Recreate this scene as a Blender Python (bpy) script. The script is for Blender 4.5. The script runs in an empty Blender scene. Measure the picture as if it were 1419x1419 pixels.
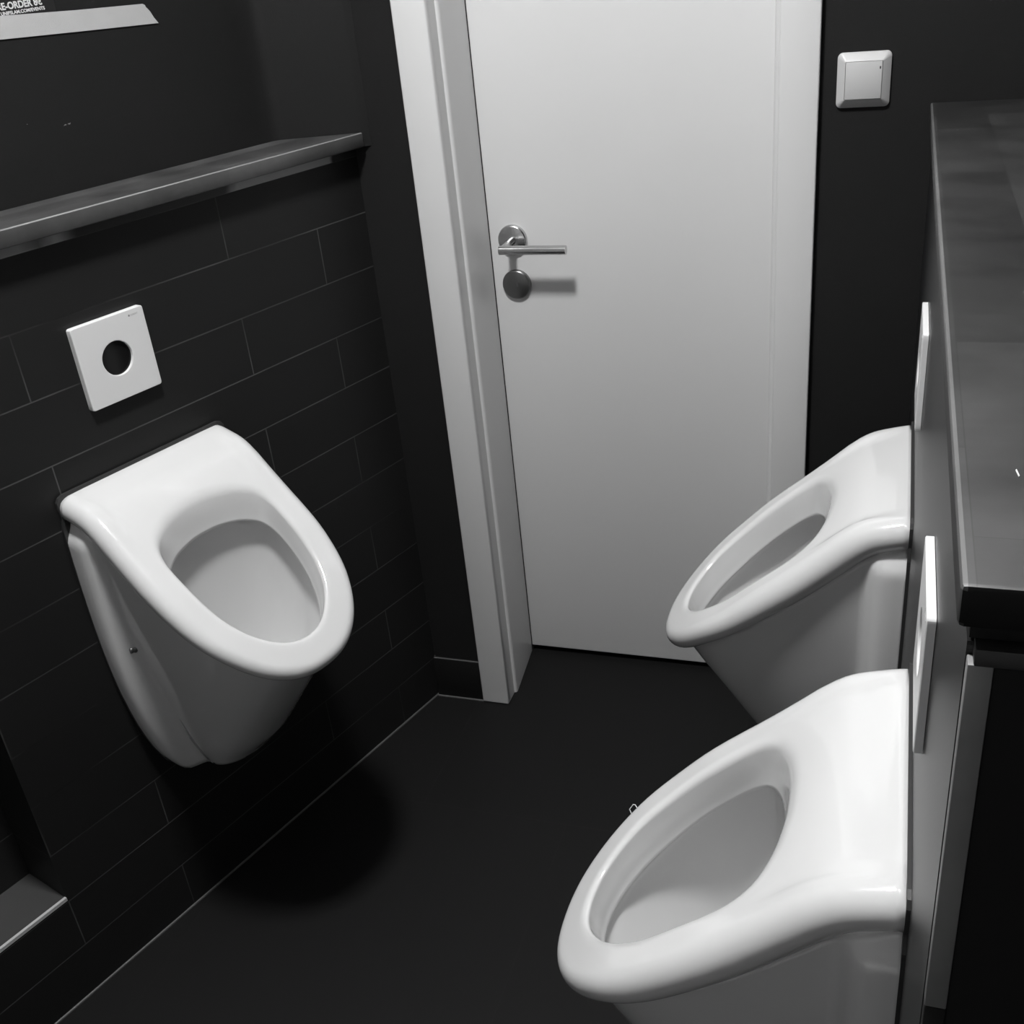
import bpy, bmesh, math
from mathutils import Vector, Matrix
S = bpy.context.scene
COL = S.collection
PI = math.pi

# ------------------------------------------------------------------ helpers
def nodes(name):
    m = bpy.data.materials.new(name); m.use_nodes = True
    nt = m.node_tree
    return m, nt, nt.nodes['Principled BSDF']

def grey(v): return (v, v, v, 1)

def mat(name, v, rough=.5, metal=0., noise=0., nscale=8., bump=0., bscale=200., coat=0., spec=.5, rnoise=0.):
    m, nt, b = nodes(name)
    b.inputs['Base Color'].default_value = grey(v)
    b.inputs['Roughness'].default_value = rough
    b.inputs['Metallic'].default_value = metal
    b.inputs['Coat Weight'].default_value = coat
    b.inputs['Coat Roughness'].default_value = .04
    b.inputs['Specular IOR Level'].default_value = spec
    tc = nt.nodes.new('ShaderNodeTexCoord')
    if noise or rnoise:
        n = nt.nodes.new('ShaderNodeTexNoise'); n.inputs['Scale'].default_value = nscale; n.inputs['Detail'].default_value = 6
        nt.links.new(tc.outputs['Object'], n.inputs['Vector'])
        if noise:
            mr = nt.nodes.new('ShaderNodeMapRange')
            mr.inputs['To Min'].default_value = v * (1 - noise); mr.inputs['To Max'].default_value = v * (1 + noise)
            nt.links.new(n.outputs['Fac'], mr.inputs['Value']); nt.links.new(mr.outputs[0], b.inputs['Base Color'])
        if rnoise:
            mr = nt.nodes.new('ShaderNodeMapRange')
            mr.inputs['To Min'].default_value = max(.02, rough - rnoise); mr.inputs['To Max'].default_value = rough + rnoise
            nt.links.new(n.outputs['Fac'], mr.inputs['Value']); nt.links.new(mr.outputs[0], b.inputs['Roughness'])
    if bump:
        n = nt.nodes.new('ShaderNodeTexNoise'); n.inputs['Scale'].default_value = bscale; n.inputs['Detail'].default_value = 3
        bp = nt.nodes.new('ShaderNodeBump'); bp.inputs['Strength'].default_value = bump; bp.inputs['Distance'].default_value = .002
        nt.links.new(tc.outputs['Object'], n.inputs['Vector'])
        nt.links.new(n.outputs['Fac'], bp.inputs['Height']); nt.links.new(bp.outputs[0], b.inputs['Normal'])
    return m

def tile_mat(name, axes, shift, spec=.4, tile=.021, grout=.15, w=.6, h=.1, off=.34, mort=.0011, rough=.42, gmin=.02, gscale=3.):
    """brick pattern laid on two object axes, mortar brightness varying with dirt"""
    m, nt, b = nodes(name)
    tc = nt.nodes.new('ShaderNodeTexCoord'); sp = nt.nodes.new('ShaderNodeSeparateXYZ'); cb = nt.nodes.new('ShaderNodeCombineXYZ')
    nt.links.new(tc.outputs['Object'], sp.inputs[0])
    for i in range(2):
        ad = nt.nodes.new('ShaderNodeMath'); ad.operation = 'ADD'; ad.inputs[1].default_value = -shift[i]
        nt.links.new(sp.outputs[axes[i]], ad.inputs[0]); nt.links.new(ad.outputs[0], cb.inputs[i])
    br = nt.nodes.new('ShaderNodeTexBrick')
    br.offset = off; br.offset_frequency = 2; br.squash = 1
    br.inputs['Scale'].default_value = 1; br.inputs['Mortar Size'].default_value = mort; br.inputs['Mortar Smooth'].default_value = .1
    br.inputs['Brick Width'].default_value = w; br.inputs['Row Height'].default_value = h; br.inputs['Bias'].default_value = 0
    br.inputs['Color1'].default_value = grey(tile * .93); br.inputs['Color2'].default_value = grey(tile * 1.07)
    nt.links.new(cb.outputs[0], br.inputs['Vector'])
    n = nt.nodes.new('ShaderNodeTexNoise'); n.inputs['Scale'].default_value = gscale; n.inputs['Detail'].default_value = 4
    nt.links.new(tc.outputs['Object'], n.inputs['Vector'])
    mr = nt.nodes.new('ShaderNodeMapRange'); mr.inputs['From Min'].default_value = .36; mr.inputs['From Max'].default_value = .62
    mr.inputs['To Min'].default_value = gmin; mr.inputs['To Max'].default_value = grout
    nt.links.new(n.outputs['Fac'], mr.inputs['Value']); nt.links.new(mr.outputs[0], br.inputs['Mortar'])
    nt.links.new(br.outputs['Color'], b.inputs['Base Color'])
    b.inputs['Roughness'].default_value = rough; b.inputs['Specular IOR Level'].default_value = spec
    bp = nt.nodes.new('ShaderNodeBump'); bp.inputs['Strength'].default_value = .3; bp.inputs['Distance'].default_value = .001; bp.invert = True
    nt.links.new(br.outputs['Fac'], bp.inputs['Height']); nt.links.new(bp.outputs[0], b.inputs['Normal'])
    return m

def wood_mat(name, v, rough, stave=(.45, .07), along=0, contrast=.35, loc=(0, 0, 0)):
    """butcher-block boards: staves, cloudy wear and fine grain"""
    m, nt, b = nodes(name)
    tc = nt.nodes.new('ShaderNodeTexCoord')
    mp = nt.nodes.new('ShaderNodeMapping'); mp.inputs['Rotation'].default_value = (0, 0, along); mp.inputs['Location'].default_value = loc
    nt.links.new(tc.outputs['Object'], mp.inputs[0])
    br = nt.nodes.new('ShaderNodeTexBrick'); br.offset = .37
    br.inputs['Scale'].default_value = 1; br.inputs['Mortar Size'].default_value = .0004
    br.inputs['Brick Width'].default_value = stave[0]; br.inputs['Row Height'].default_value = stave[1]; br.inputs['Bias'].default_value = -.1
    br.inputs['Color1'].default_value = grey(v * (1 - contrast)); br.inputs['Color2'].default_value = grey(v * (1 + contrast)); br.inputs['Mortar'].default_value = grey(v * .6)
    nt.links.new(mp.outputs[0], br.inputs['Vector'])
    n = nt.nodes.new('ShaderNodeTexNoise'); n.inputs['Scale'].default_value = 9; n.inputs['Detail'].default_value = 7; n.inputs['Roughness'].default_value = .6
    nt.links.new(tc.outputs['Object'], n.inputs['Vector'])
    mp2 = nt.nodes.new('ShaderNodeMapping'); mp2.inputs['Rotation'].default_value = (0, 0, along); mp2.inputs['Scale'].default_value = (6, 90, 60)
    nt.links.new(tc.outputs['Object'], mp2.inputs[0])
    g = nt.nodes.new('ShaderNodeTexNoise'); g.inputs['Scale'].default_value = 1; g.inputs['Detail'].default_value = 4
    nt.links.new(mp2.outputs[0], g.inputs['Vector'])
    r1 = nt.nodes.new('ShaderNodeMapRange'); r1.inputs['From Min'].default_value = .3; r1.inputs['From Max'].default_value = .7; r1.inputs['To Min'].default_value = .62; r1.inputs['To Max'].default_value = 1.4
    nt.links.new(n.outputs['Fac'], r1.inputs['Value'])
    r2 = nt.nodes.new('ShaderNodeMapRange'); r2.inputs['To Min'].default_value = .85; r2.inputs['To Max'].default_value = 1.15
    nt.links.new(g.outputs['Fac'], r2.inputs['Value'])
    mm = nt.nodes.new('ShaderNodeMath'); mm.operation = 'MULTIPLY'; nt.links.new(r1.outputs[0], mm.inputs[0]); nt.links.new(r2.outputs[0], mm.inputs[1])
    mx = nt.nodes.new('ShaderNodeVectorMath'); mx.operation = 'MULTIPLY'
    nt.links.new(br.outputs['Color'], mx.inputs[0]); nt.links.new(mm.outputs[0], mx.inputs[1])
    nt.links.new(mx.outputs[0], b.inputs['Base Color'])
    rr = nt.nodes.new('ShaderNodeMapRange'); rr.inputs['To Min'].default_value = rough - .08; rr.inputs['To Max'].default_value = rough + .12
    nt.links.new(n.outputs['Fac'], rr.inputs['Value']); nt.links.new(rr.outputs[0], b.inputs['Roughness'])
    return m

def link(name, me, m, parent=None, smooth=False):
    o = bpy.data.objects.new(name, me); COL.objects.link(o)
    if m: me.materials.append(m)
    if parent: o.parent = parent
    if smooth:
        for f in me.polygons: f.use_smooth = True
    return o

def bm_obj(name, bm, m, parent=None, smooth=False, angle=None):
    bmesh.ops.recalc_face_normals(bm, faces=bm.faces)
    me = bpy.data.meshes.new(name); bm.to_mesh(me); bm.free()
    o = link(name, me, m, parent, smooth or angle is not None)
    if angle is not None:
        me.set_sharp_from_angle(angle=math.radians(angle))
    return o

def box(bm, x0, x1, y0, y1, z0, z1, bev=0., seg=2, mtx=None):
    r = bmesh.ops.create_cube(bm, size=1)
    vs = r['verts']
    for v in vs:
        v.co = Vector(((x0 + x1) / 2 + v.co.x * (x1 - x0), (y0 + y1) / 2 + v.co.y * (y1 - y0), (z0 + z1) / 2 + v.co.z * (z1 - z0)))
    if bev:
        es = list({e for v in vs for e in v.link_edges})
        g = bmesh.ops.bevel(bm, geom=es, offset=bev, segments=seg, affect='EDGES', profile=.5)
        vs = list({v for f in g['faces'] for v in f.verts} | {v for v in vs if v.is_valid})
    if mtx:
        for v in vs: v.co = mtx @ v.co
    return vs

def bx(name, dims, m, parent=None, bev=0., seg=2):
    bm = bmesh.new(); box(bm, *dims, bev=bev, seg=seg)
    return bm_obj(name, bm, m, parent, angle=40 if bev else None)

def prism(bm, pts, z0, z1, bev=0., seg=2):
    """pts: xy footprint"""
    a = [bm.verts.new((x, y, z0)) for x, y in pts]; b = [bm.verts.new((x, y, z1)) for x, y in pts]
    n = len(pts)
    fs = [bm.faces.new(a), bm.faces.new(b)]
    for i in range(n): fs.append(bm.faces.new((a[i], a[(i + 1) % n], b[(i + 1) % n], b[i])))
    if bev:
        es = list({e for f in fs for e in f.edges})
        bmesh.ops.bevel(bm, geom=es, offset=bev, segments=seg, affect='EDGES', profile=.5)

def lathe(bm, prof, axis_mtx, seg=48):
    """prof: (r, h) list around local z, first/last closed when r=0"""
    rings = []
    for r, h in prof:
        if r < 1e-6: rings.append([bm.verts.new(axis_mtx @ Vector((0, 0, h)))])
        else: rings.append([bm.verts.new(axis_mtx @ Vector((r * math.cos(2 * PI * i / seg), r * math.sin(2 * PI * i / seg), h))) for i in range(seg)])
    for a, b in zip(rings, rings[1:]):
        for i in range(seg):
            j = (i + 1) % seg
            if len(a) == 1 and len(b) > 1: bm.faces.new((a[0], b[i], b[j]))
            elif len(b) == 1 and len(a) > 1: bm.faces.new((a[i], a[j], b[0]))
            elif len(a) > 1: bm.faces.new((a[i], a[j], b[j], b[i]))

def tube(bm, path, r, seg=12):
    """round tube along a polyline"""
    pts = [Vector(p) for p in path]; rings = []; up = Vector((0, 0, 1))
    for i, p in enumerate(pts):
        t = (pts[min(i + 1, len(pts) - 1)] - pts[max(i - 1, 0)]).normalized()
        a = t.cross(up)
        if a.length < .1: a = t.cross(Vector((1, 0, 0)))
        a.normalize(); b = t.cross(a)
        rings.append([bm.verts.new(p + r * (math.cos(2 * PI * k / seg) * a + math.sin(2 * PI * k / seg) * b)) for k in range(seg)])
    for a, b in zip(rings, rings[1:]):
        for k in range(seg): bm.faces.new((a[k], a[(k + 1) % seg], b[(k + 1) % seg], b[k]))
    bm.faces.new(rings[0]); bm.faces.new(rings[-1])

def empty(name, loc, rz=0., label=None, cat=None, group=None, kind=None):
    o = bpy.data.objects.new(name, None); COL.objects.link(o)
    o.location = loc; o.rotation_euler = (0, 0, rz); o.empty_display_size = .05
    return tag(o, label, cat, group, kind)

def tag(o, label=None, cat=None, group=None, kind=None):
    if label: o['label'] = label
    if cat: o['category'] = cat
    if group: o['group'] = group
    if kind: o['kind'] = kind
    return o

def struct(o, label=None):
    o['kind'] = 'structure'
    if label: o['label'] = label
    return o

def smooth01(x):
    x = max(0., min(1., x)); return x * x * (3 - 2 * x)

def lerp_tab(x, xs, ys):
    if x <= xs[0]: return ys[0] + (x - xs[0]) * (ys[1] - ys[0]) / (xs[1] - xs[0])
    for i in range(len(xs) - 1):
        if x <= xs[i + 1]:
            t = (x - xs[i]) / (xs[i + 1] - xs[i]); return ys[i] + t * (ys[i + 1] - ys[i])
    return ys[-1] + (x - xs[-1]) * (ys[-1] - ys[-2]) / (xs[-1] - xs[-2])

def catmull(xs, ys):
    """monotone-ish cubic through a table, for curvature-continuous profiles"""
    n = len(xs); m = []
    for i in range(n):
        if i == 0: m.append((ys[1] - ys[0]) / (xs[1] - xs[0]))
        elif i == n - 1: m.append((ys[-1] - ys[-2]) / (xs[-1] - xs[-2]))
        else: m.append((ys[i + 1] - ys[i - 1]) / (xs[i + 1] - xs[i - 1]))
    def f(x):
        if x <= xs[0]: return ys[0] + (x - xs[0]) * m[0]
        if x >= xs[-1]: return ys[-1] + (x - xs[-1]) * m[-1]
        for i in range(n - 1):
            if x <= xs[i + 1]: break
        h = xs[i + 1] - xs[i]; t = (x - xs[i]) / h
        return ((2*t**3 - 3*t*t + 1) * ys[i] + (t**3 - 2*t*t + t) * h * m[i] + (-2*t**3 + 3*t*t) * ys[i + 1] + (t**3 - t*t) * h * m[i + 1])
    return f

# ------------------------------------------------------------------ materials
M_wall = mat('matte_black_paint', .0092, spec=.25, rough=.62, noise=.12, nscale=5, bump=.15, bscale=350)
M_tileL = tile_mat('black_wall_tile', (0, 2), (.3297, 0), tile=.0125, grout=.075, gmin=.009, spec=.3, rough=.5)
M_tileR = tile_mat('black_wall_tile_right', (0, 2), (.12, 0), tile=.0115, grout=.03, gmin=.014, spec=.3, rough=.36)
M_base = mat('black_baseboard_tile', .007, rough=.5, spec=.3)
M_floor = tile_mat('dark_floor_tile', (0, 1), (.1, .25), tile=.0056, spec=.2, grout=.008, w=.6, h=.6, off=.5, mort=.0015, rough=.6, gmin=.006)
M_ceil = mat('white_ceiling_paint', .8, rough=.8, bump=.1)
M_frontw = mat('pale_rear_wall_paint', .52, rough=.8)
M_door = mat('white_door_lacquer', .64, rough=.42, noise=.03, nscale=2.5, bump=.05, bscale=60)
M_frame = mat('white_frame_lacquer', .64, rough=.35)
M_steel = mat('brushed_steel', .55, rough=.22, metal=1)
M_steel2 = mat('satin_steel_disc', .24, rough=.35, metal=1)
M_trim = mat('aluminium_edge_trim', .36, rough=.3, metal=1, noise=.35, nscale=14, rnoise=.15)
M_chrome = mat('bright_metal_edge', .9, rough=.45, metal=.6)
M_ceram = mat('white_glazed_ceramic', .67, rough=.09, coat=.5)
M_plate = mat('white_plastic_plate', .76, rough=.3)
M_swit = mat('light_switch_plastic', .52, rough=.35)
M_dark = mat('black_sensor_glass', .006, rough=.12, spec=.2)
M_seal = mat('dark_silicone', .03, rough=.5)
M_bead = mat('grey_silicone_bead', .07, rough=.5, noise=.5, nscale=7)
M_black = mat('black_gap', .004, rough=.8)
M_logo = mat('grey_print', .25, rough=.5)
M_logo2 = mat('light_grey_print', .5, rough=.5)
M_tape = mat('light_grey_cloth_tape', .42, rough=.6, noise=.06, nscale=40, bump=.3, bscale=900)
M_poster = mat('black_poster_paper', .0085, rough=.5)
M_ink = mat('white_poster_print', .6, rough=.6)
M_mark = mat('scratched_paint', .25, rough=.7)
M_woodL = wood_mat('worn_grey_wood_left', .075, .33, stave=(.5, .06), contrast=.25)
M_woodR = wood_mat('worn_dark_wood', .03, .45, stave=(.28, .067), along=PI / 2, contrast=.42, loc=(.05, .03, 0))
M_woodend = mat('dark_wood_end_grain', .006, rough=.6, noise=.3, nscale=60, spec=.2)
M_bolt = mat('dull_metal_bolt', .3, rough=.35, metal=1)

# ------------------------------------------------------------------ frames
TH = .30977
PHL = math.atan2(-math.cos(TH), -math.sin(TH))     # left wall: local x runs from the door corner to the viewer, local y points into the room
def LM(): return Matrix.Rotation(PHL, 4, 'Z')
XR = .9755                                          # tiled face of the right half wall
HC = 2.72
HL, HR = 1.241, 1.2467

# ------------------------------------------------------------------ floor, ceiling, walls
struct(bx('floor', (-1.6, 1.6, -3.2, .45, -.1, 0), M_floor))
struct(bx('ceiling', (-1.6, 1.6, -3.2, .45, HC, HC + .1), M_ceil))

# wall with the door: two piers and a lintel round the opening
bm = bmesh.new()
box(bm, -.35, .150, 0, .27, 0, HC); box(bm, .760, 1.14, 0, .27, 0, HC); box(bm, .150, .760, 0, .27, 1.93, HC)
struct(bm_obj('wall_back', bm, M_wall))
struct(bx('wall_right', (1.14, 1.3, -3.1, .27, 0, HC), M_wall))
struct(bx('wall_front', (-1.5, 1.3, -2.6, -2.5, 0, HC), M_frontw))

# left: tiled half wall with a niche near the viewer
bm = bmesh.new()
NU0, NU1, NZ0, NZ1, ND = .931, 1.65, .209, .9, .106
for d in [(0.0, NU0, 0, 1.2), (NU1, 3.2, 0, 1.2), (NU0, NU1, 0, NZ0 - .004), (NU0, NU1, NZ1, 1.2)]:
    box(bm, d[0], d[1], -.14, 0, d[2], d[3])
box(bm, NU0, NU1, -.14, -ND, NZ0 - .004, NZ1)
wl = struct(bm_obj('wall_left', bm, M_tileL)); wl.rotation_euler.z = PHL
# painted wall above and behind the shelf, with the boxed-out corner beside the door
bm = bmesh.new()
cove = [(-.0095, .0310), (-.0015, .0245), (.003, .0215), (.078, -.0865), (.086, -.096), (.100, -.1015), (.13, -.102)]
prism(bm, cove + [(3.2, -.102), (3.2, -.3), (-.12, -.3), (-.12, .0)], 1.2165, HC)
wu = struct(bm_obj('wall_left_upper', bm, M_wall, angle=35)); wu.rotation_euler.z = PHL

nb = struct(bx('trim_1', (NU0, NU1, -ND, -.004, NZ0 - .004, NZ0), mat('niche_shelf_tile', .055, rough=.35))); nb.rotation_euler.z = PHL
ne = struct(bx('trim_2', (NU0, NU1, -.004, .0012, NZ0 - .005, NZ0 + .0012), M_chrome)); ne.rotation_euler.z = PHL
# aluminium tile edging between the tiles and the shelf
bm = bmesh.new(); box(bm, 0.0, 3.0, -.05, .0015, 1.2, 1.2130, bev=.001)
mt3, nt, b3 = nodes('patchy_edge_trim')
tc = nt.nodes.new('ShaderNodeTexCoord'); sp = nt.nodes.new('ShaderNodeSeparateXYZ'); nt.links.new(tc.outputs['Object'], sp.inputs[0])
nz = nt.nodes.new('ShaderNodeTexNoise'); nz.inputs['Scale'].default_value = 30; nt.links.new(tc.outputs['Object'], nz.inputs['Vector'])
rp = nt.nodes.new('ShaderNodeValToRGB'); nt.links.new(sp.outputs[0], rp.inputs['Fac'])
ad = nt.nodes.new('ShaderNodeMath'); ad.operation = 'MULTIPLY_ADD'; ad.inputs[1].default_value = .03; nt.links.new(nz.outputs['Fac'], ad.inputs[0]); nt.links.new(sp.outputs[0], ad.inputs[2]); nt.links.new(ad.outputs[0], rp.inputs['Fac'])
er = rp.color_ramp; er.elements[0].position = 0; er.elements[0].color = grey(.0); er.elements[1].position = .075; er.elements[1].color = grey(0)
for ps, v in [(.085, 1), (.30, 1), (.325, .05), (.60, 0), (.635, 1), (.66, .3), (.69, .8), (.8, .5)]:  # paler stretches at set positions along the dark trim
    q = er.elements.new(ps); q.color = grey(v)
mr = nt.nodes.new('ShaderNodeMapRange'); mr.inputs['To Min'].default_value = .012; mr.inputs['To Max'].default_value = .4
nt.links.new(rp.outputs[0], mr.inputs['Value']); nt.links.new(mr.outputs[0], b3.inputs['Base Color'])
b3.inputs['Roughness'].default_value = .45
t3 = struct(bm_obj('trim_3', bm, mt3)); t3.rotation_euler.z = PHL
# silicone beads where tiles meet the floor
bm = bmesh.new(); tube(bm, [(.0, .0005, .0005), (3.0, .0005, .0005)], .0028, 8)
t4 = struct(bm_obj('trim_4', bm, M_bead)); t4.rotation_euler.z = PHL
bm = bmesh.new(); tube(bm, [(0, -.0115, .0005), (.112, -.0115, .0005)], .0025, 8)
struct(bm_obj('trim_5', bm, M_bead))
bm = bmesh.new(); tube(bm, [(.0005, -.0, .105), (.0005, 0, .0)], .002, 8)
struct(bm_obj('trim_6', bm, M_bead))
bm = bmesh.new(); tube(bm, [(0.002, -.008, .1045), (.111, -.008, .1045)], .0018, 8)
struct(bm_obj('trim_7', bm, M_bead))
struct(bx('baseboard_back', (.0, .1105, -.010, 0, 0, .104), M_base, bev=.001))
struct(bx('baseboard_back_right', (.8055, .975, -.010, 0, 0, .104), M_base, bev=.001))

# right: tiled half wall that ends short of the viewer
bm = bmesh.new(); box(bm, .0, 1.3766, 0, .1645, 0, 1.2035)
wr = struct(bm_obj('wall_right_half', bm, M_tileR)); wr.rotation_euler.z = -PI / 2; wr.location = (XR, 0, 0)   # local x runs to the viewer
struct(bx('wall_end', (XR + .0125, 1.14, -1.384, -1.3766, 0, 1.196), mat('black_end_panel', .012, rough=.7, spec=.2)))
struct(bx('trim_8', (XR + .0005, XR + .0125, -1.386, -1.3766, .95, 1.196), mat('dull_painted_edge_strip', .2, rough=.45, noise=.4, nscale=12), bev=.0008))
struct(bx('trim_9', (XR + .0005, XR + .0125, -1.386, -1.3766, 0, .9495), M_black, bev=.0008))
struct(bx('trim_10', (XR + .003, 1.14, -1.388, -1.3766, 1.1965, 1.2065), mat('dark_painted_strip', .022, rough=.45), bev=.001))
struct(bx('trim_11', (XR + .0005, 1.14, -1.378, -.0, 1.2065, 1.2225), M_black))

# ------------------------------------------------------------------ shelves
bm = bmesh.new()
prism(bm, [(.0035, .0265), (.086, -.0935), (.100, -.1005), (2.6, -.101), (2.6, .0235)], HL - .0245, HL, bev=.0016, seg=2)
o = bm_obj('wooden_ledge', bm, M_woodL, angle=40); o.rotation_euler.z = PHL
o.data.materials.append(mat('pale_arris_highlight', .28, rough=.45, noise=.5, nscale=6))  # edge highlight put into the colour of the front bevel
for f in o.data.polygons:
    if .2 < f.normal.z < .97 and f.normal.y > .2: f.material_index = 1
tag(o, 'worn grey wooden ledge running along the top of the left tiled wall', 'shelf')
bm = bmesh.new(); box(bm, .9682, 1.139, -1.3966, -.002, HR - .0235, HR, bev=.003)
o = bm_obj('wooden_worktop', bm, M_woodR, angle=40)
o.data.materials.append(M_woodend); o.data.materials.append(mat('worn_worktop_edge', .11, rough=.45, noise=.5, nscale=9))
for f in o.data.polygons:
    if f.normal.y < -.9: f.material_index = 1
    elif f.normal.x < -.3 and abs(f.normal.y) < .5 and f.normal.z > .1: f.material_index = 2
tag(o, 'dark stained scuffed wooden worktop capping the half wall on the right', 'shelf')

# ------------------------------------------------------------------ door
D = empty('door_1', (.45, .2, 0), 0, 'white flush door recessed in a white frame at the far end', None, None, 'structure')
def dloc(o): o.location = (-.45, -.2, 0); return o          # parts are written in room coordinates
LEAFY = .2
dloc(bx('door_leaf', (.1632, .742, LEAFY, LEAFY + .04, .015, 1.915), M_door, D, bev=.003, seg=3))
dloc(bx('door_seal', (.150, .1640, LEAFY + .003, LEAFY + .03, 0, 1.92), M_black, D))
def jamb(x_out, x_tip, x_in):
    """lining board: rounded nose at the room side, running back to the leaf"""
    bm = bmesh.new(); s = 1 if x_tip > x_out else -1
    pts = [(x_out, .032), (x_tip - s * .006, .0305), (x_tip - s * .0025, .0315), (x_tip - s * .0006, .034), (x_tip, .038), (x_in, .199), (x_out, .199)]
    prism(bm, pts, .001, 1.93); return bm
for a in [(.150, .1775, .1625), (.760, .7315, .744)]:
    dloc(bm_obj('door_jamb', jamb(*a), M_frame, D, angle=50))
dloc(bx('door_jamb', (.150, .760, .032, .197, 1.915, 1.93), M_frame, D))
for x0, x1 in [(.1108, .1725), (.7435, .8046)]:
    bm = bmesh.new(); box(bm, x0, x1, -.015, 0, .001, 1.99, bev=.003, seg=3)
    dloc(bm_obj('door_casing', bm, M_frame, D, angle=50))
dloc(bx('door_casing', (.1725, .7435, -.015, 0, 1.93, 1.99), M_frame, D, bev=.003))
dloc(bx('frame_rebate', (.155, .1715, 0, .0305, .001, 1.93), M_frame, D))
# lever handle
RX, RZ = .2119, .9948
Yax = Matrix.Rotation(PI / 2, 4, 'X')      # local z -> -y
bm = bmesh.new()
lev_y = LEAFY - .062
LZ = .990
tube(bm, [(.2035, lev_y, LZ), (.3375, lev_y, LZ)], .0088, 24)
h = dloc(bm_obj('door_handle', bm, M_steel, D, angle=50))
bm = bmesh.new(); lathe(bm, [(0, 0), (.0300, 0), (.0302, .003), (.0290, .0065), (.026, .0082), (0, .0085)], Matrix.Translation((RX, LEAFY, RZ)) @ Yax)
bm_obj('handle_rose', bm, M_steel, h, angle=50)
bm = bmesh.new(); tube(bm, [(RX, LEAFY - .004, RZ), (RX, LEAFY - .03, RZ), (RX, lev_y + .002, LZ)], .0082, 20)
bm_obj('handle_neck', bm, M_steel, h, angle=50)
bm = bmesh.new(); lathe(bm, [(0, 0), (.0300, 0), (.0302, .003), (.0290, .0065), (.026, .0082), (0, .0085)], Matrix.Translation((.2123, LEAFY, .9052)) @ Yax)
e = dloc(bm_obj('lock_escutcheon', bm, M_steel2, D, angle=50))
bm = bmesh.new(); box(bm, .2135, .2165, LEAFY - .0098, LEAFY - .008, .902, .911, bev=.0006)
bm_obj('keyhole_cover', bm, M_bolt, e)

# ------------------------------------------------------------------ light switch
sw = empty('light_switch', (.8692, 0, 1.2842), 0, 'square white light switch on the dark wall right of the door', 'switch')
def frustum(bm, w0, h0, w1, h1, y0, y1, r0, r1, y2, n=6):
    """rounded square ring sections from the wall outwards"""
    def ring(w, h, r, y):
        out = []
        for cx, cz, a0 in [(w/2 - r, h/2 - r, 0), (-w/2 + r, h/2 - r, PI/2), (-w/2 + r, -h/2 + r, PI), (w/2 - r, -h/2 + r, 3*PI/2)]:
            for k in range(n + 1):
                a = a0 + k * PI / 2 / n; out.append(bm.verts.new((cx + r * math.cos(a), y, cz + r * math.sin(a))))
        return out
    rs = [ring(w0, h0, r0, 0), ring(w0, h0, r0, y0), ring(w0 - .002, h0 - .002, r0, y0 - .0012), ring(w1 + .001, h1 + .001, r1, y1 + .0004), ring(w1, h1, r1, y1), ring(w1 - .001, h1 - .001, r1, y2), ]
    for a, b in zip(rs, rs[1:]):
        for i in range(len(a)): bm.faces.new((a[i], a[(i+1) % len(a)], b[(i+1) % len(a)], b[i]))
    bm.faces.new(rs[-1]); bm.faces.new(rs[0])
bm = bmesh.new(); frustum(bm, .0785, .079, .0545, .0545, -.004, -.0125, .0075, .0015, -.009)
bm_obj('switch_frame', bm, M_swit, sw, angle=35)
bm = bmesh.new(); box(bm, -.0266, .0266, -.0135, -.006, -.0266, .0266, bev=.0008)
rk = bm_obj('switch_rocker', bm, M_swit, sw, angle=40)
bm = bmesh.new(); box(bm, .0228, .0245, -.0138, -.013, .0155, .0193, mtx=Matrix.Identity(4))
bm_obj('indicator_mark', bm, M_black, rk)

# ------------------------------------------------------------------ flush plates
def text_mesh(name, s, size, m, parent, extrude=.0001, align='LEFT', bold=0.):
    cu = bpy.data.curves.new(name, 'FONT'); cu.body = s; cu.size = size; cu.extrude = extrude; cu.align_x = align; cu.offset = bold
    cu.resolution_u = 4
    t = bpy.data.objects.new(name + '_curve', cu); COL.objects.link(t)
    bpy.context.view_layer.update()
    me = bpy.data.meshes.new_from_object(t.evaluated_get(bpy.context.evaluated_depsgraph_get()))
    bpy.data.objects.remove(t)
    me.materials.clear()
    return link(name, me, m, parent)

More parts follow.
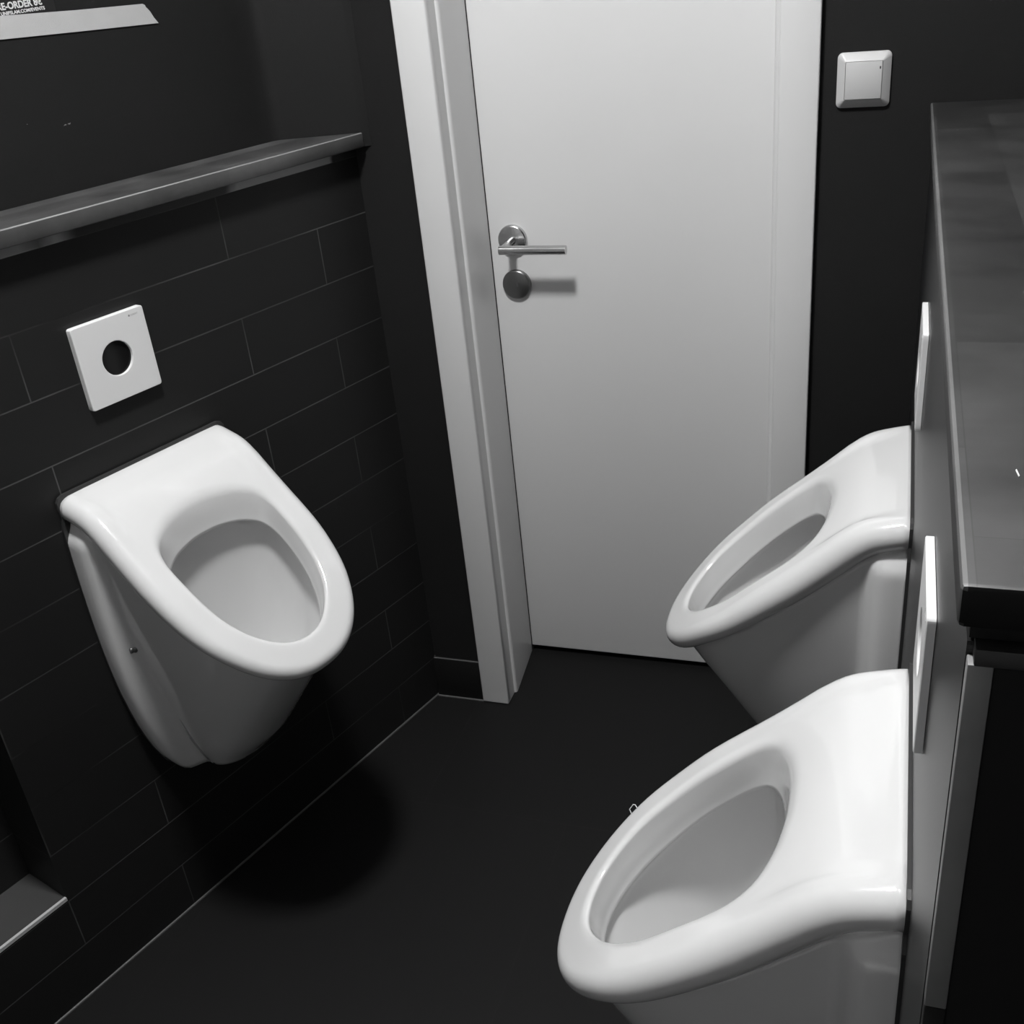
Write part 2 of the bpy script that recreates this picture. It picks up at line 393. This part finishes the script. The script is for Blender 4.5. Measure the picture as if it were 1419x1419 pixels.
def flush_plate(w, t):
    root = empty('flush_plate', (0, 0, 0), 0)
    # square plate with a round opening, slightly rounded corners
    bm = bmesh.new(); n = 64; R = .0262; h = w / 2; rc = .004
    outer, inner = [], []
    def sq(a):
        c, s = math.cos(a), math.sin(a); k = (h) / max(abs(c), abs(s)); x, z = k * c, k * s
        if abs(x) > h - rc and abs(z) > h - rc:   # round the corner
            cx, cz = math.copysign(h - rc, x), math.copysign(h - rc, z)
            dx, dz = x - cx, z - cz; l = math.hypot(dx, dz); x, z = cx + dx / l * rc, cz + dz / l * rc
        return x, z
    an = [2 * PI * i / n for i in range(n)]
    extra = [math.atan2(h * b, h * a) for a in (1, -1) for b in (1, -1)] + [math.atan2(sb * (h - f), sa * h) for f in (rc, rc * .5, rc*.2) for sa in (1, -1) for sb in (1, -1)] + [math.atan2(sb * h, sa * (h - f)) for f in (rc, rc * .5, rc*.2) for sa in (1, -1) for sb in (1, -1)]
    an = sorted({round(a % (2 * PI), 6) for a in an + extra}); n = len(an)
    def ring(fn, y): return [bm.verts.new((fn(a)[0], y, fn(a)[1])) for a in an]
    sh = lambda k: (lambda a: (sq(a)[0] * k, sq(a)[1] * k))
    ci = lambda r: (lambda a: (r * math.cos(a), r * math.sin(a)))
    rs = [ring(sh(1), .0005), ring(sh(1), t - .0008), ring(sh(1 - .0016 / w), t), ring(ci(R + .0008), t), ring(ci(R), t - .0006), ring(ci(R), t - .006)]
    for a, b in zip(rs, rs[1:]):
        for i in range(n): bm.faces.new((a[i], a[(i+1) % n], b[(i+1) % n], b[i]))
    bm.faces.new(rs[0])
    bm_obj('plate', bm, M_plate, root, angle=15)
    bm = bmesh.new(); lathe(bm, [(0, 0), (R + .0004, 0), (R + .0004, .0008), (0, .0012)], Matrix.Translation((0, t - .0056, 0)) @ Matrix.Rotation(-PI / 2, 4, 'X'))
    bm_obj('sensor_window', bm, M_dark, root, angle=40)
    lg = bpy.data.objects.new('maker_mark', None)
    bm = bmesh.new(); box(bm, -.0380, -.0356, t, t + .0002, w / 2 - .0102, w / 2 - .0076)
    lg = bm_obj('maker_mark', bm, M_logo, root)
    tx = text_mesh('maker_lettering', 'GEBERIT', .0036, M_logo2, root)
    # local x runs to the viewer's left, so the lettering is turned round
    tx.rotation_euler = (PI / 2, 0, PI); tx.location = (-.0392, t + .0001, w / 2 - .0100)
    return root

def copy_tree(o, parent=None):
    c = o.copy(); COL.objects.link(c)
    if parent: c.parent = parent
    for ch in list(o.children): copy_tree(ch, c)
    return c

CF, CN = -.4567, -1.0605
fl = flush_plate(.1265, .0105)
fl.location = LM() @ Vector((.5798, 0, 1.0181)); fl.rotation_euler.z = PHL
tag(fl, 'square white flush plate with round black sensor above the left urinal', 'flush plate', 'flush plates above the urinals')
p2 = flush_plate(.1225, .0072)
p2.location = (XR, CF - .052 + .0, 1.0181)
def set_right(o, yc, z):
    o.location = (XR, yc, z); o.rotation_euler.z = PI / 2
set_right(p2, -.449 - .0612, 1.0181)
tag(p2, 'white flush plate seen edge-on above the far right urinal', 'flush plate', 'flush plates above the urinals')
p3 = copy_tree(p2); set_right(p3, -1.047 - .0612, 1.0181)
p3['label'] = 'white flush plate seen edge-on above the near right urinal'

# ------------------------------------------------------------------ urinal
prof = catmull([0, .03, .06, .085, .116, .15, .2, .24, .28, .34], [.853, .8465, .837, .8205, .792, .7618, .7187, .681, .6443, .5825])
def dprof(d): return (prof(d + .002) - prof(d - .002)) / .004
NB, NS, NF = 12, 16, 26
def outline(hw, df, d0, flange=0., dm=None, e=.93):
    """half outline (w >= 0) of a D in plan: back edge, side, rounded front"""
    if dm is None: dm = .178 - (.328 - df) * .9
    dm = max(dm, .068)
    df = max(df, dm + .01)
    pts = [(hw * i / NB, d0) for i in range(NB)]
    fixed = [0, .004, .012, .026, .036, .041, .046, .051, .057, .066]
    for i in range(NS):
        if i < len(fixed): d = d0 + fixed[i] * (1 if d0 < .03 else .5)
        else: d = d0 + fixed[-1] + (dm - d0 - fixed[-1]) * (i - len(fixed) + 1) / (NS - len(fixed) + 1)
        w = hw
        if flange: w = hw + flange * (1 - smooth01((d - .032) / .026))
        pts.append((w, d))
    for i in range(NF + 1):
        a = PI / 2 * i / NF
        pts.append((hw * max(0., math.cos(a)) ** e, dm + (df - dm) * math.sin(a) ** e))
    return pts
HOLE = [(0, .1005), (.02, .101), (.04, .1035), (.062, .108), (.082, .1155), (.097, .1245), (.1065, .137), (.1110, .152), (.1120, .170), (.1110, .190), (.1085, .212), (.1035, .234), (.095, .2545), (.082, .2745), (.064, .291), (.043, .3035), (.021, .3105), (0, .3125)]
def resample(pl, n, a=0., b=1.):
    L = [0]
    for p, q in zip(pl, pl[1:]): L.append(L[-1] + math.hypot(q[0] - p[0], q[1] - p[1]))
    fx = catmull(L, [p[0] for p in pl]); fy = catmull(L, [p[1] for p in pl])
    return [(fx(L[-1] * (a + (b - a) * i / n)), fy(L[-1] * (a + (b - a) * i / n))) for i in range(n + 1)]
NTOT = NB + NS + NF + 1
# spread hole samples so that they face the outline samples
HS = resample(HOLE, NB, 0, .30)[:-1] + resample(HOLE, NS, .30, .55)[:-1] + resample(HOLE, NF, .55, 1.)
def hole(inset, dshift=0., front=0., back=0.):
    """hole outline moved inwards; front / back give extra inset there"""
    out = []
    for i, (w, d) in enumerate(HS):
        a, b = HS[max(i - 1, 0)], HS[min(i + 1, NTOT - 1)]
        tx, ty = b[0] - a[0], b[1] - a[1]
        if i == 0: tx, ty = 1, 0
        if i == NTOT - 1: tx, ty = -1, 0
        l = math.hypot(tx, ty); nx, ny = -ty / l, tx / l
        fr = smooth01((d - .16) / .14); bk = smooth01((.16 - d) / .06)
        k = inset + front * fr + back * bk
        out.append((max(0, w + nx * k) if i not in (0, NTOT - 1) else 0., d + ny * k))
    return out

def ztop(w, d):
    """rim surface with the shallow panel sunk behind the bowl opening"""
    ins = min(.160 - abs(w), d)
    return prof(d) - .0036 * smooth01((.160 - abs(w) - .030) / .012) * smooth01((d - .018) / .014) * (1 - smooth01((d - .085) / .05))

def make_urinal():
    root = empty('urinal', (0, 0, 0), 0)
    # widths and reach over height: bowl body, and the mounting flange against the wall
    fw = catmull([.27, .30, .34, .39, .44, .5, .57, .64, .70, .76, .80, .85], [.052, .070, .086, .100, .111, .1215, .132, .140, .1450, .1480, .1490, .149])
    fl = catmull([.27, .29, .31, .345, .39, .44, .5, .57, .64, .74, .85], [.066, .089, .1075, .1255, .1395, .150, .1585, .1635, .1655, .165, .1615])
    ff = catmull([.27, .29, .31, .35, .4, .45, .5, .55, .62, .85], [.084, .100, .117, .151, .189, .226, .262, .298, .343, .46])
    G = .003
    rings = []       # each: list of (w, d, z) for the half
    def add(pl, zf):
        rings.append([(w, d, zf(w, d)) for w, d in pl])
    # --- inside of the bowl, from the bottom up
    zb = .375
    lipd = .056
    lip = hole(.010, front=.010)
    liptop = [(w, d, prof(d) - lipd) for w, d in lip]
    und = hole(-.010, front=.026, back=0)
    for T in [1, .97, .9, .8, .68, .55, .42, .3, .2, .12, .05]:
        k = 1 - .80 * smooth01(T) if T < 1 else .2
        k = (1 - T ** 2.2) * .78 + .22
        r = []
        for (w, d) in und:
            z0 = prof(d) - lipd - .004
            z = z0 * (1 - T) + zb * T
            cd = .115
            dd = cd + (d - cd) * k
            # the bowl front leans back with the body
            w, d = w * k, max(.045, dd)
            mw, md, m0 = fw(z) - .013, ff(z) - .017, ff(z) * .36
            if z < .60:
                q = math.hypot(w / mw, max(0, d - m0) / (md - m0))
                if q > 1: w, d = w / q, (m0 + (d - m0) / q if d > m0 else d)
            r.append((w, d, z))
        rings.append(r)
    rings.append([(w, d, prof(d) - lipd - .003) for w, d in und])
    rings.append([(w, d, prof(d) - lipd - .0025) for w, d in hole(.004, front=.016)])
    rings.append([(w, d, prof(d) - lipd - .001) for w, d in hole(.0092, front=.0105)])
    rings.append(liptop)
    rings.append([(w, d, prof(d) - lipd + .004) for w, d in hole(.0092, front=.009)])
    rings.append([(w, d, prof(d) - lipd + .015) for w, d in hole(.0085, front=.007)])
    rings.append([(w, d, prof(d) - .026) for w, d in hole(.0075, front=.004)])
    # rounded lip into the rim
    for a in [0, 18, 36, 54, 72, 90]:
        r_ = .011; a = math.radians(a)
        ins = .0065 * (1 - math.sin(a)) if False else .0060 - r_ * (1 - math.cos(a)) * 1.0
        add(hole(ins), lambda w, d, a=a: ztop(w, d) - r_ * (1 - math.sin(a)))
    inner_top = hole(.006 - .011)
    # --- blend over the rim to the outline
    ro = .0225
    cen = outline(.160 - ro, .3362, G + .006, e=.88)
    def RO(i): return ro * (1 - .26 * smooth01((cen[i][1] - .15) / .15))
    for t in [.14, .28, .42, .56, .7, .85, 1.]:
        add([(a[0] * (1 - t) + b[0] * t, a[1] * (1 - t) + b[1] * t) for a, b in zip(inner_top, cen)], ztop)
    # --- rounded edge: a quarter-and-a-half round swept about the rim's centre line
    nrm = []
    for i in range(NTOT):
        p0, p1 = cen[max(i - 1, 0)], cen[min(i + 1, NTOT - 1)]
        tx, ty = p1[0] - p0[0], p1[1] - p0[1]
        if i == 0 or i < NB: tx, ty = 1, 0
        if i == NTOT - 1: tx, ty = -1, 0
        l = math.hypot(tx, ty); nrm.append((ty / l, -tx / l))
    def rimpt(i, a):
        w, d = cen[i]; nw, nd = nrm[i]
        s = dprof(d) * smooth01(d / .07)
        if i < NB or (i == NB):
            # against the wall: only a small bevel, the sides roll over
            wx = 1. if i == NB else 0.
            k = ro if i == NB else ro * .5 * (w / (.16 - ro)) ** 6
            y = G + .006 * max(0, 1 - a / 1.2)
            return (w + wx * ro * math.sin(a), y, ztop(w, d) + (k if i == NB else (.004 if a < 1.2 else ro)) * (math.cos(a) - 1))
        if i > NB: pass
        T = Vector((nw, nd, nd * s)).normalized(); N3 = Vector((0, -s, 1)).normalized(); r_ = RO(i)
        p = Vector((w, d, ztop(w, d))) + r_ * math.sin(a) * T + r_ * (math.cos(a) - 1) * N3
        if i < NB + NS: p.x = w + ro * math.sin(a)
        return (p.x, max(G, p.y), p.z)
    for ang in [12, 25, 38, 51, 64, 77, 90, 103, 116, 129, 142, 155, 168]:
        rings.append([rimpt(i, math.radians(ang)) for i in range(NTOT)])
    # --- body
    def zunder(d):
        s = dprof(d + .02) * smooth01(d / .07); n = math.hypot(1, s)
        r_ = ro * (1 - .26 * smooth01((d + .02 - .15) / .15))
        q = d + 2 * r_ * (-s / n)
        return prof(q) - 2 * r_ / n
    zbot = .304
    def body_outline(z):
        fl_ = (fl(z) - fw(z)) * smooth01((.812 - z) / .035)
        return outline(fw(z), ff(z), G, fl_, dm=ff(z) * .36)
    z0 = []
    for i in range(NTOT):
        z = .7
        for _ in range(14): z = .5 * z + .5 * (zunder(body_outline(z)[i][1]) + .001)
        z0.append(z)
    for T in [0, .012, .025, .04, .055, .07, .085, .1, .13, .17, .22, .3, .38, .46, .54, .62, .7, .77, .83, .88, .92, .955, .98, 1.]:
        r = []
        for i in range(NTOT):
            z = z0[i] * (1 - T) + zbot * T
            w, d = body_outline(z)[i]
            zz = z + .004 * smooth01((T - .75) / .25) * smooth01((d - .035) / .03) + .002 * smooth01((T - .8) / .2)
            r.append((w, d, zz))
        rings.append(r)
    # close the bottom
    rb = rings[-1]
    for k, dz in [(.9, -.0025), (.7, -.004), (.4, -.005)]:
        rings.append([(w * k, (G if i <= NB else G + (d - G) * (k if k > 0 else 0)), z + dz * (1 if i > NB else .6)) for i, (w, d, z) in enumerate(rb)])
    bm = bmesh.new(); R = []
    for r in rings:
        full = [Vector(p) for p in r] + [Vector((-w, d, z)) for (w, d, z) in reversed(r[1:-1])]
        R.append([bm.verts.new(v) for v in full])
    n = len(R[0])
    for a, b in zip(R, R[1:]):
        for i in range(n):
            j = (i + 1) % n
            bm.faces.new((a[i], a[j], b[j], b[i]))
    bm.faces.new(R[0]); bm.faces.new(list(reversed(R[-1])))
    bmesh.ops.remove_doubles(bm, verts=bm.verts, dist=.00005)
    bo = bm_obj('urinal_body', bm, M_ceram, root, smooth=True)
    # seal between ceramic and tiles
    bm = bmesh.new()
    pts = [(.148, .8545), (.156, .8515), (.1605, .845), (.1612, .832), (.1600, .818)]
    for z in [.80, .75, .7, .65, .6, .55, .5, .45, .4, .35, .32, .30]:
        pts.append((fl(z) + .0006, z))
    loop = pts + [(-w, z) for w, z in reversed(pts)]
    a = [bm.verts.new((w, .0002, z)) for w, z in loop]; b = [bm.verts.new((w, .0048, z)) for w, z in loop]
    bm.faces.new(a); bm.faces.new(b)
    for i in range(len(a)): bm.faces.new((a[i], a[(i+1) % len(a)], b[(i+1) % len(a)], b[i]))
    bm_obj('wall_seal', bm, M_seal, root)
    for s in (-1, 1):
        bm = bmesh.new()
        mt = Matrix.Translation((s * .137, .0475, .585)) @ Matrix.Rotation(s * PI / 2, 4, 'Y')
        lathe(bm, [(0, -.004), (.0078, -.004), (.0078, .001), (.0070, .002), (.0055, .0025), (.0055, .0065), (.0045, .0078), (0, .008)], mt, 20)
        bm_obj('fixing_bolt', bm, M_bolt, root, angle=40)
    return root

ua = make_urinal()
ua.location = LM() @ Vector((.5785, 0, 0)); ua.rotation_euler.z = PHL
tag(ua, 'white ceramic urinal hung on the left tiled wall under its flush plate', 'urinal', 'wall-hung urinals')
ub = copy_tree(ua); ub.location = (XR + .0010, CF + .004, 0); ub.rotation_euler.z = PI / 2
ub['label'] = 'white ceramic urinal on the right half wall, the far one beside the door'
uc = copy_tree(ua); uc.location = (XR + .0015, CN + .004, 0); uc.rotation_euler.z = PI / 2
uc['label'] = 'white ceramic urinal on the right half wall, the near one cut by the frame'
# little bent wire sticking out behind the near urinal's rim
bm = bmesh.new()
tube(bm, [(.112, .283, .618), (.1285, .2945, .6255), (.1292, .2900, .6330), (.1298, .2880, .6325), (.126, .281, .624), (.112, .278, .612)], .0006, 8)
wc = bm_obj('wire_clip', bm, M_chrome, uc, smooth=True)

# ------------------------------------------------------------------ poster and tape on the upper left wall
UO = -.102
def upper(name, verts, t, m, y0=0.):
    """thin sheet lying on the upper wall: (u, z) outline"""
    bm = bmesh.new()
    a = [bm.verts.new((u, UO + y0, z)) for u, z in verts]; b = [bm.verts.new((u, UO + y0 + t, z)) for u, z in verts]
    bm.faces.new(a); bm.faces.new(b)
    for i in range(len(a)): bm.faces.new((a[i], a[(i+1) % len(a)], b[(i+1) % len(a)], b[i]))
    return bm
po = empty('event_poster', LM() @ Vector((.62, UO, 1.47)), PHL, 'black poster with white lettering, only its bottom edge in the top left corner', 'poster')
bm = upper('p', [(.455, 1.4805), (1.02, 1.4975), (1.00, 2.3), (.435, 2.3)], .0003, None, .0003)
for v in bm.verts: v.co -= Vector((.62, UO, 1.47))
bm_obj('poster_sheet', bm, M_poster, po)
def wall_text(s, size, u_right, z, bold, sx):
    t = text_mesh('lettering', s, size, M_ink, po, .0001, 'RIGHT', bold)
    t.rotation_euler = (PI / 2, math.radians(-1.4), PI); t.scale = (sx, 1, 1)
    t.location = (u_right - .62, .0009, z - 1.47)
    return t
wall_text('PRE-ORDER 8\u20ac', .0122, .4735, 1.4945, .0004, .94)
wall_text('TICKETS: UNIFSLAM.COM/EVENTS', .0060, .4718, 1.4878, .00018, 1.06)
bm = upper('t', [(.2842, 1.4505), (.2905, 1.4590), (.2950, 1.4680), (.2988, 1.4725), (.3012, 1.4748), (.3018, 1.4776), (.3060, 1.4796), (.42, 1.4820), (.5423, 1.4862), (.95, 1.4965), (.95, 1.468), (.5524, 1.4572), (.42, 1.4537)], .0006, None, .0009)
tp = bm_obj('tape_strip', bm, M_tape); tp.rotation_euler.z = PHL
tag(tp, 'strip of pale grey adhesive tape holding the bottom of the black poster', 'tape')
# chips in the wall paint: flat specks of bare plaster that belong to the wall
bm = upper('c', [(.4925, 1.3330), (.4900, 1.3352), (.4872, 1.3350), (.4880, 1.3336), (.4905, 1.3340)], .0003, None, 0)
for q in [[(.4850, 1.3338), (.4838, 1.3350), (.4820, 1.3336), (.4795, 1.3360), (.4825, 1.3354), (.4842, 1.3358)], [(.5495, 1.3450), (.5487, 1.3458), (.5480, 1.3449)]]:
    b2 = upper('c', q, .0003, None, 0)
    tmp = bpy.data.meshes.new('tmp'); b2.to_mesh(tmp); b2.free(); bm.from_mesh(tmp); bpy.data.meshes.remove(tmp)
ch = bm_obj('paint_chips', bm, M_mark, wu)
ch['kind'] = 'stuff'

# small scrap of white paper on the worktop
bm = bmesh.new()
a = [(.9992, -1.274), (.9998, -1.273), (1.0008, -1.281), (1.0002, -1.282)]
prism(bm, a, HR + .0001, HR + .0007)
sc = bm_obj('paper_scrap', bm, M_plate); tag(sc, 'tiny white scrap lying on the dark worktop at the right edge', 'scrap')

# ------------------------------------------------------------------ lamps
LX, LY = .38, -1.02
lamp = empty('ceiling_lamp', (LX, LY, HC), 0, 'round white ceiling lamp above the middle of the room', 'lamp')
bm = bmesh.new(); lathe(bm, [(0, 0), (.125, 0), (.128, -.012), (.12, -.03), (0, -.03)], Matrix.Identity(4)); bm_obj('lamp_base', bm, M_frame, lamp, angle=40)
m, nt, b = nodes('glowing_diffuser')
b.inputs['Base Color'].default_value = grey(.8); b.inputs['Emission Color'].default_value = grey(1); b.inputs['Emission Strength'].default_value = 365
bm = bmesh.new(); lathe(bm, [(.0, -.031), (.108, -.031), (.112, -.05), (.095, -.07), (.055, -.082), (0, -.086)], Matrix.Identity(4)); bm_obj('lamp_diffuser', bm, m, lamp, smooth=True)

w = bpy.data.worlds.new('World'); S.world = w; w.use_nodes = True
w.node_tree.nodes['Background'].inputs[0].default_value = grey(.5)
w.node_tree.nodes['Background'].inputs[1].default_value = .0

# ------------------------------------------------------------------ camera
cam = bpy.data.cameras.new('camera'); co = bpy.data.objects.new('camera', cam); COL.objects.link(co)
co.location = (.92809, -1.85062, 1.52214)
co.rotation_mode = 'XYZ'; co.rotation_euler = (1.0746, .08633, .29818)
cam.sensor_fit = 'HORIZONTAL'; cam.sensor_width = 36; cam.lens = 36 * 1513.41 / 1419
cam.shift_x = -26.949 / 1419; cam.shift_y = 18.055 / 1419
cam.clip_start = .02
S.camera = co
S.view_settings.view_transform = 'Standard'; S.view_settings.look = 'None'; S.view_settings.gamma = 1
S.view_settings.use_curve_mapping = False
S.view_settings.exposure = 0
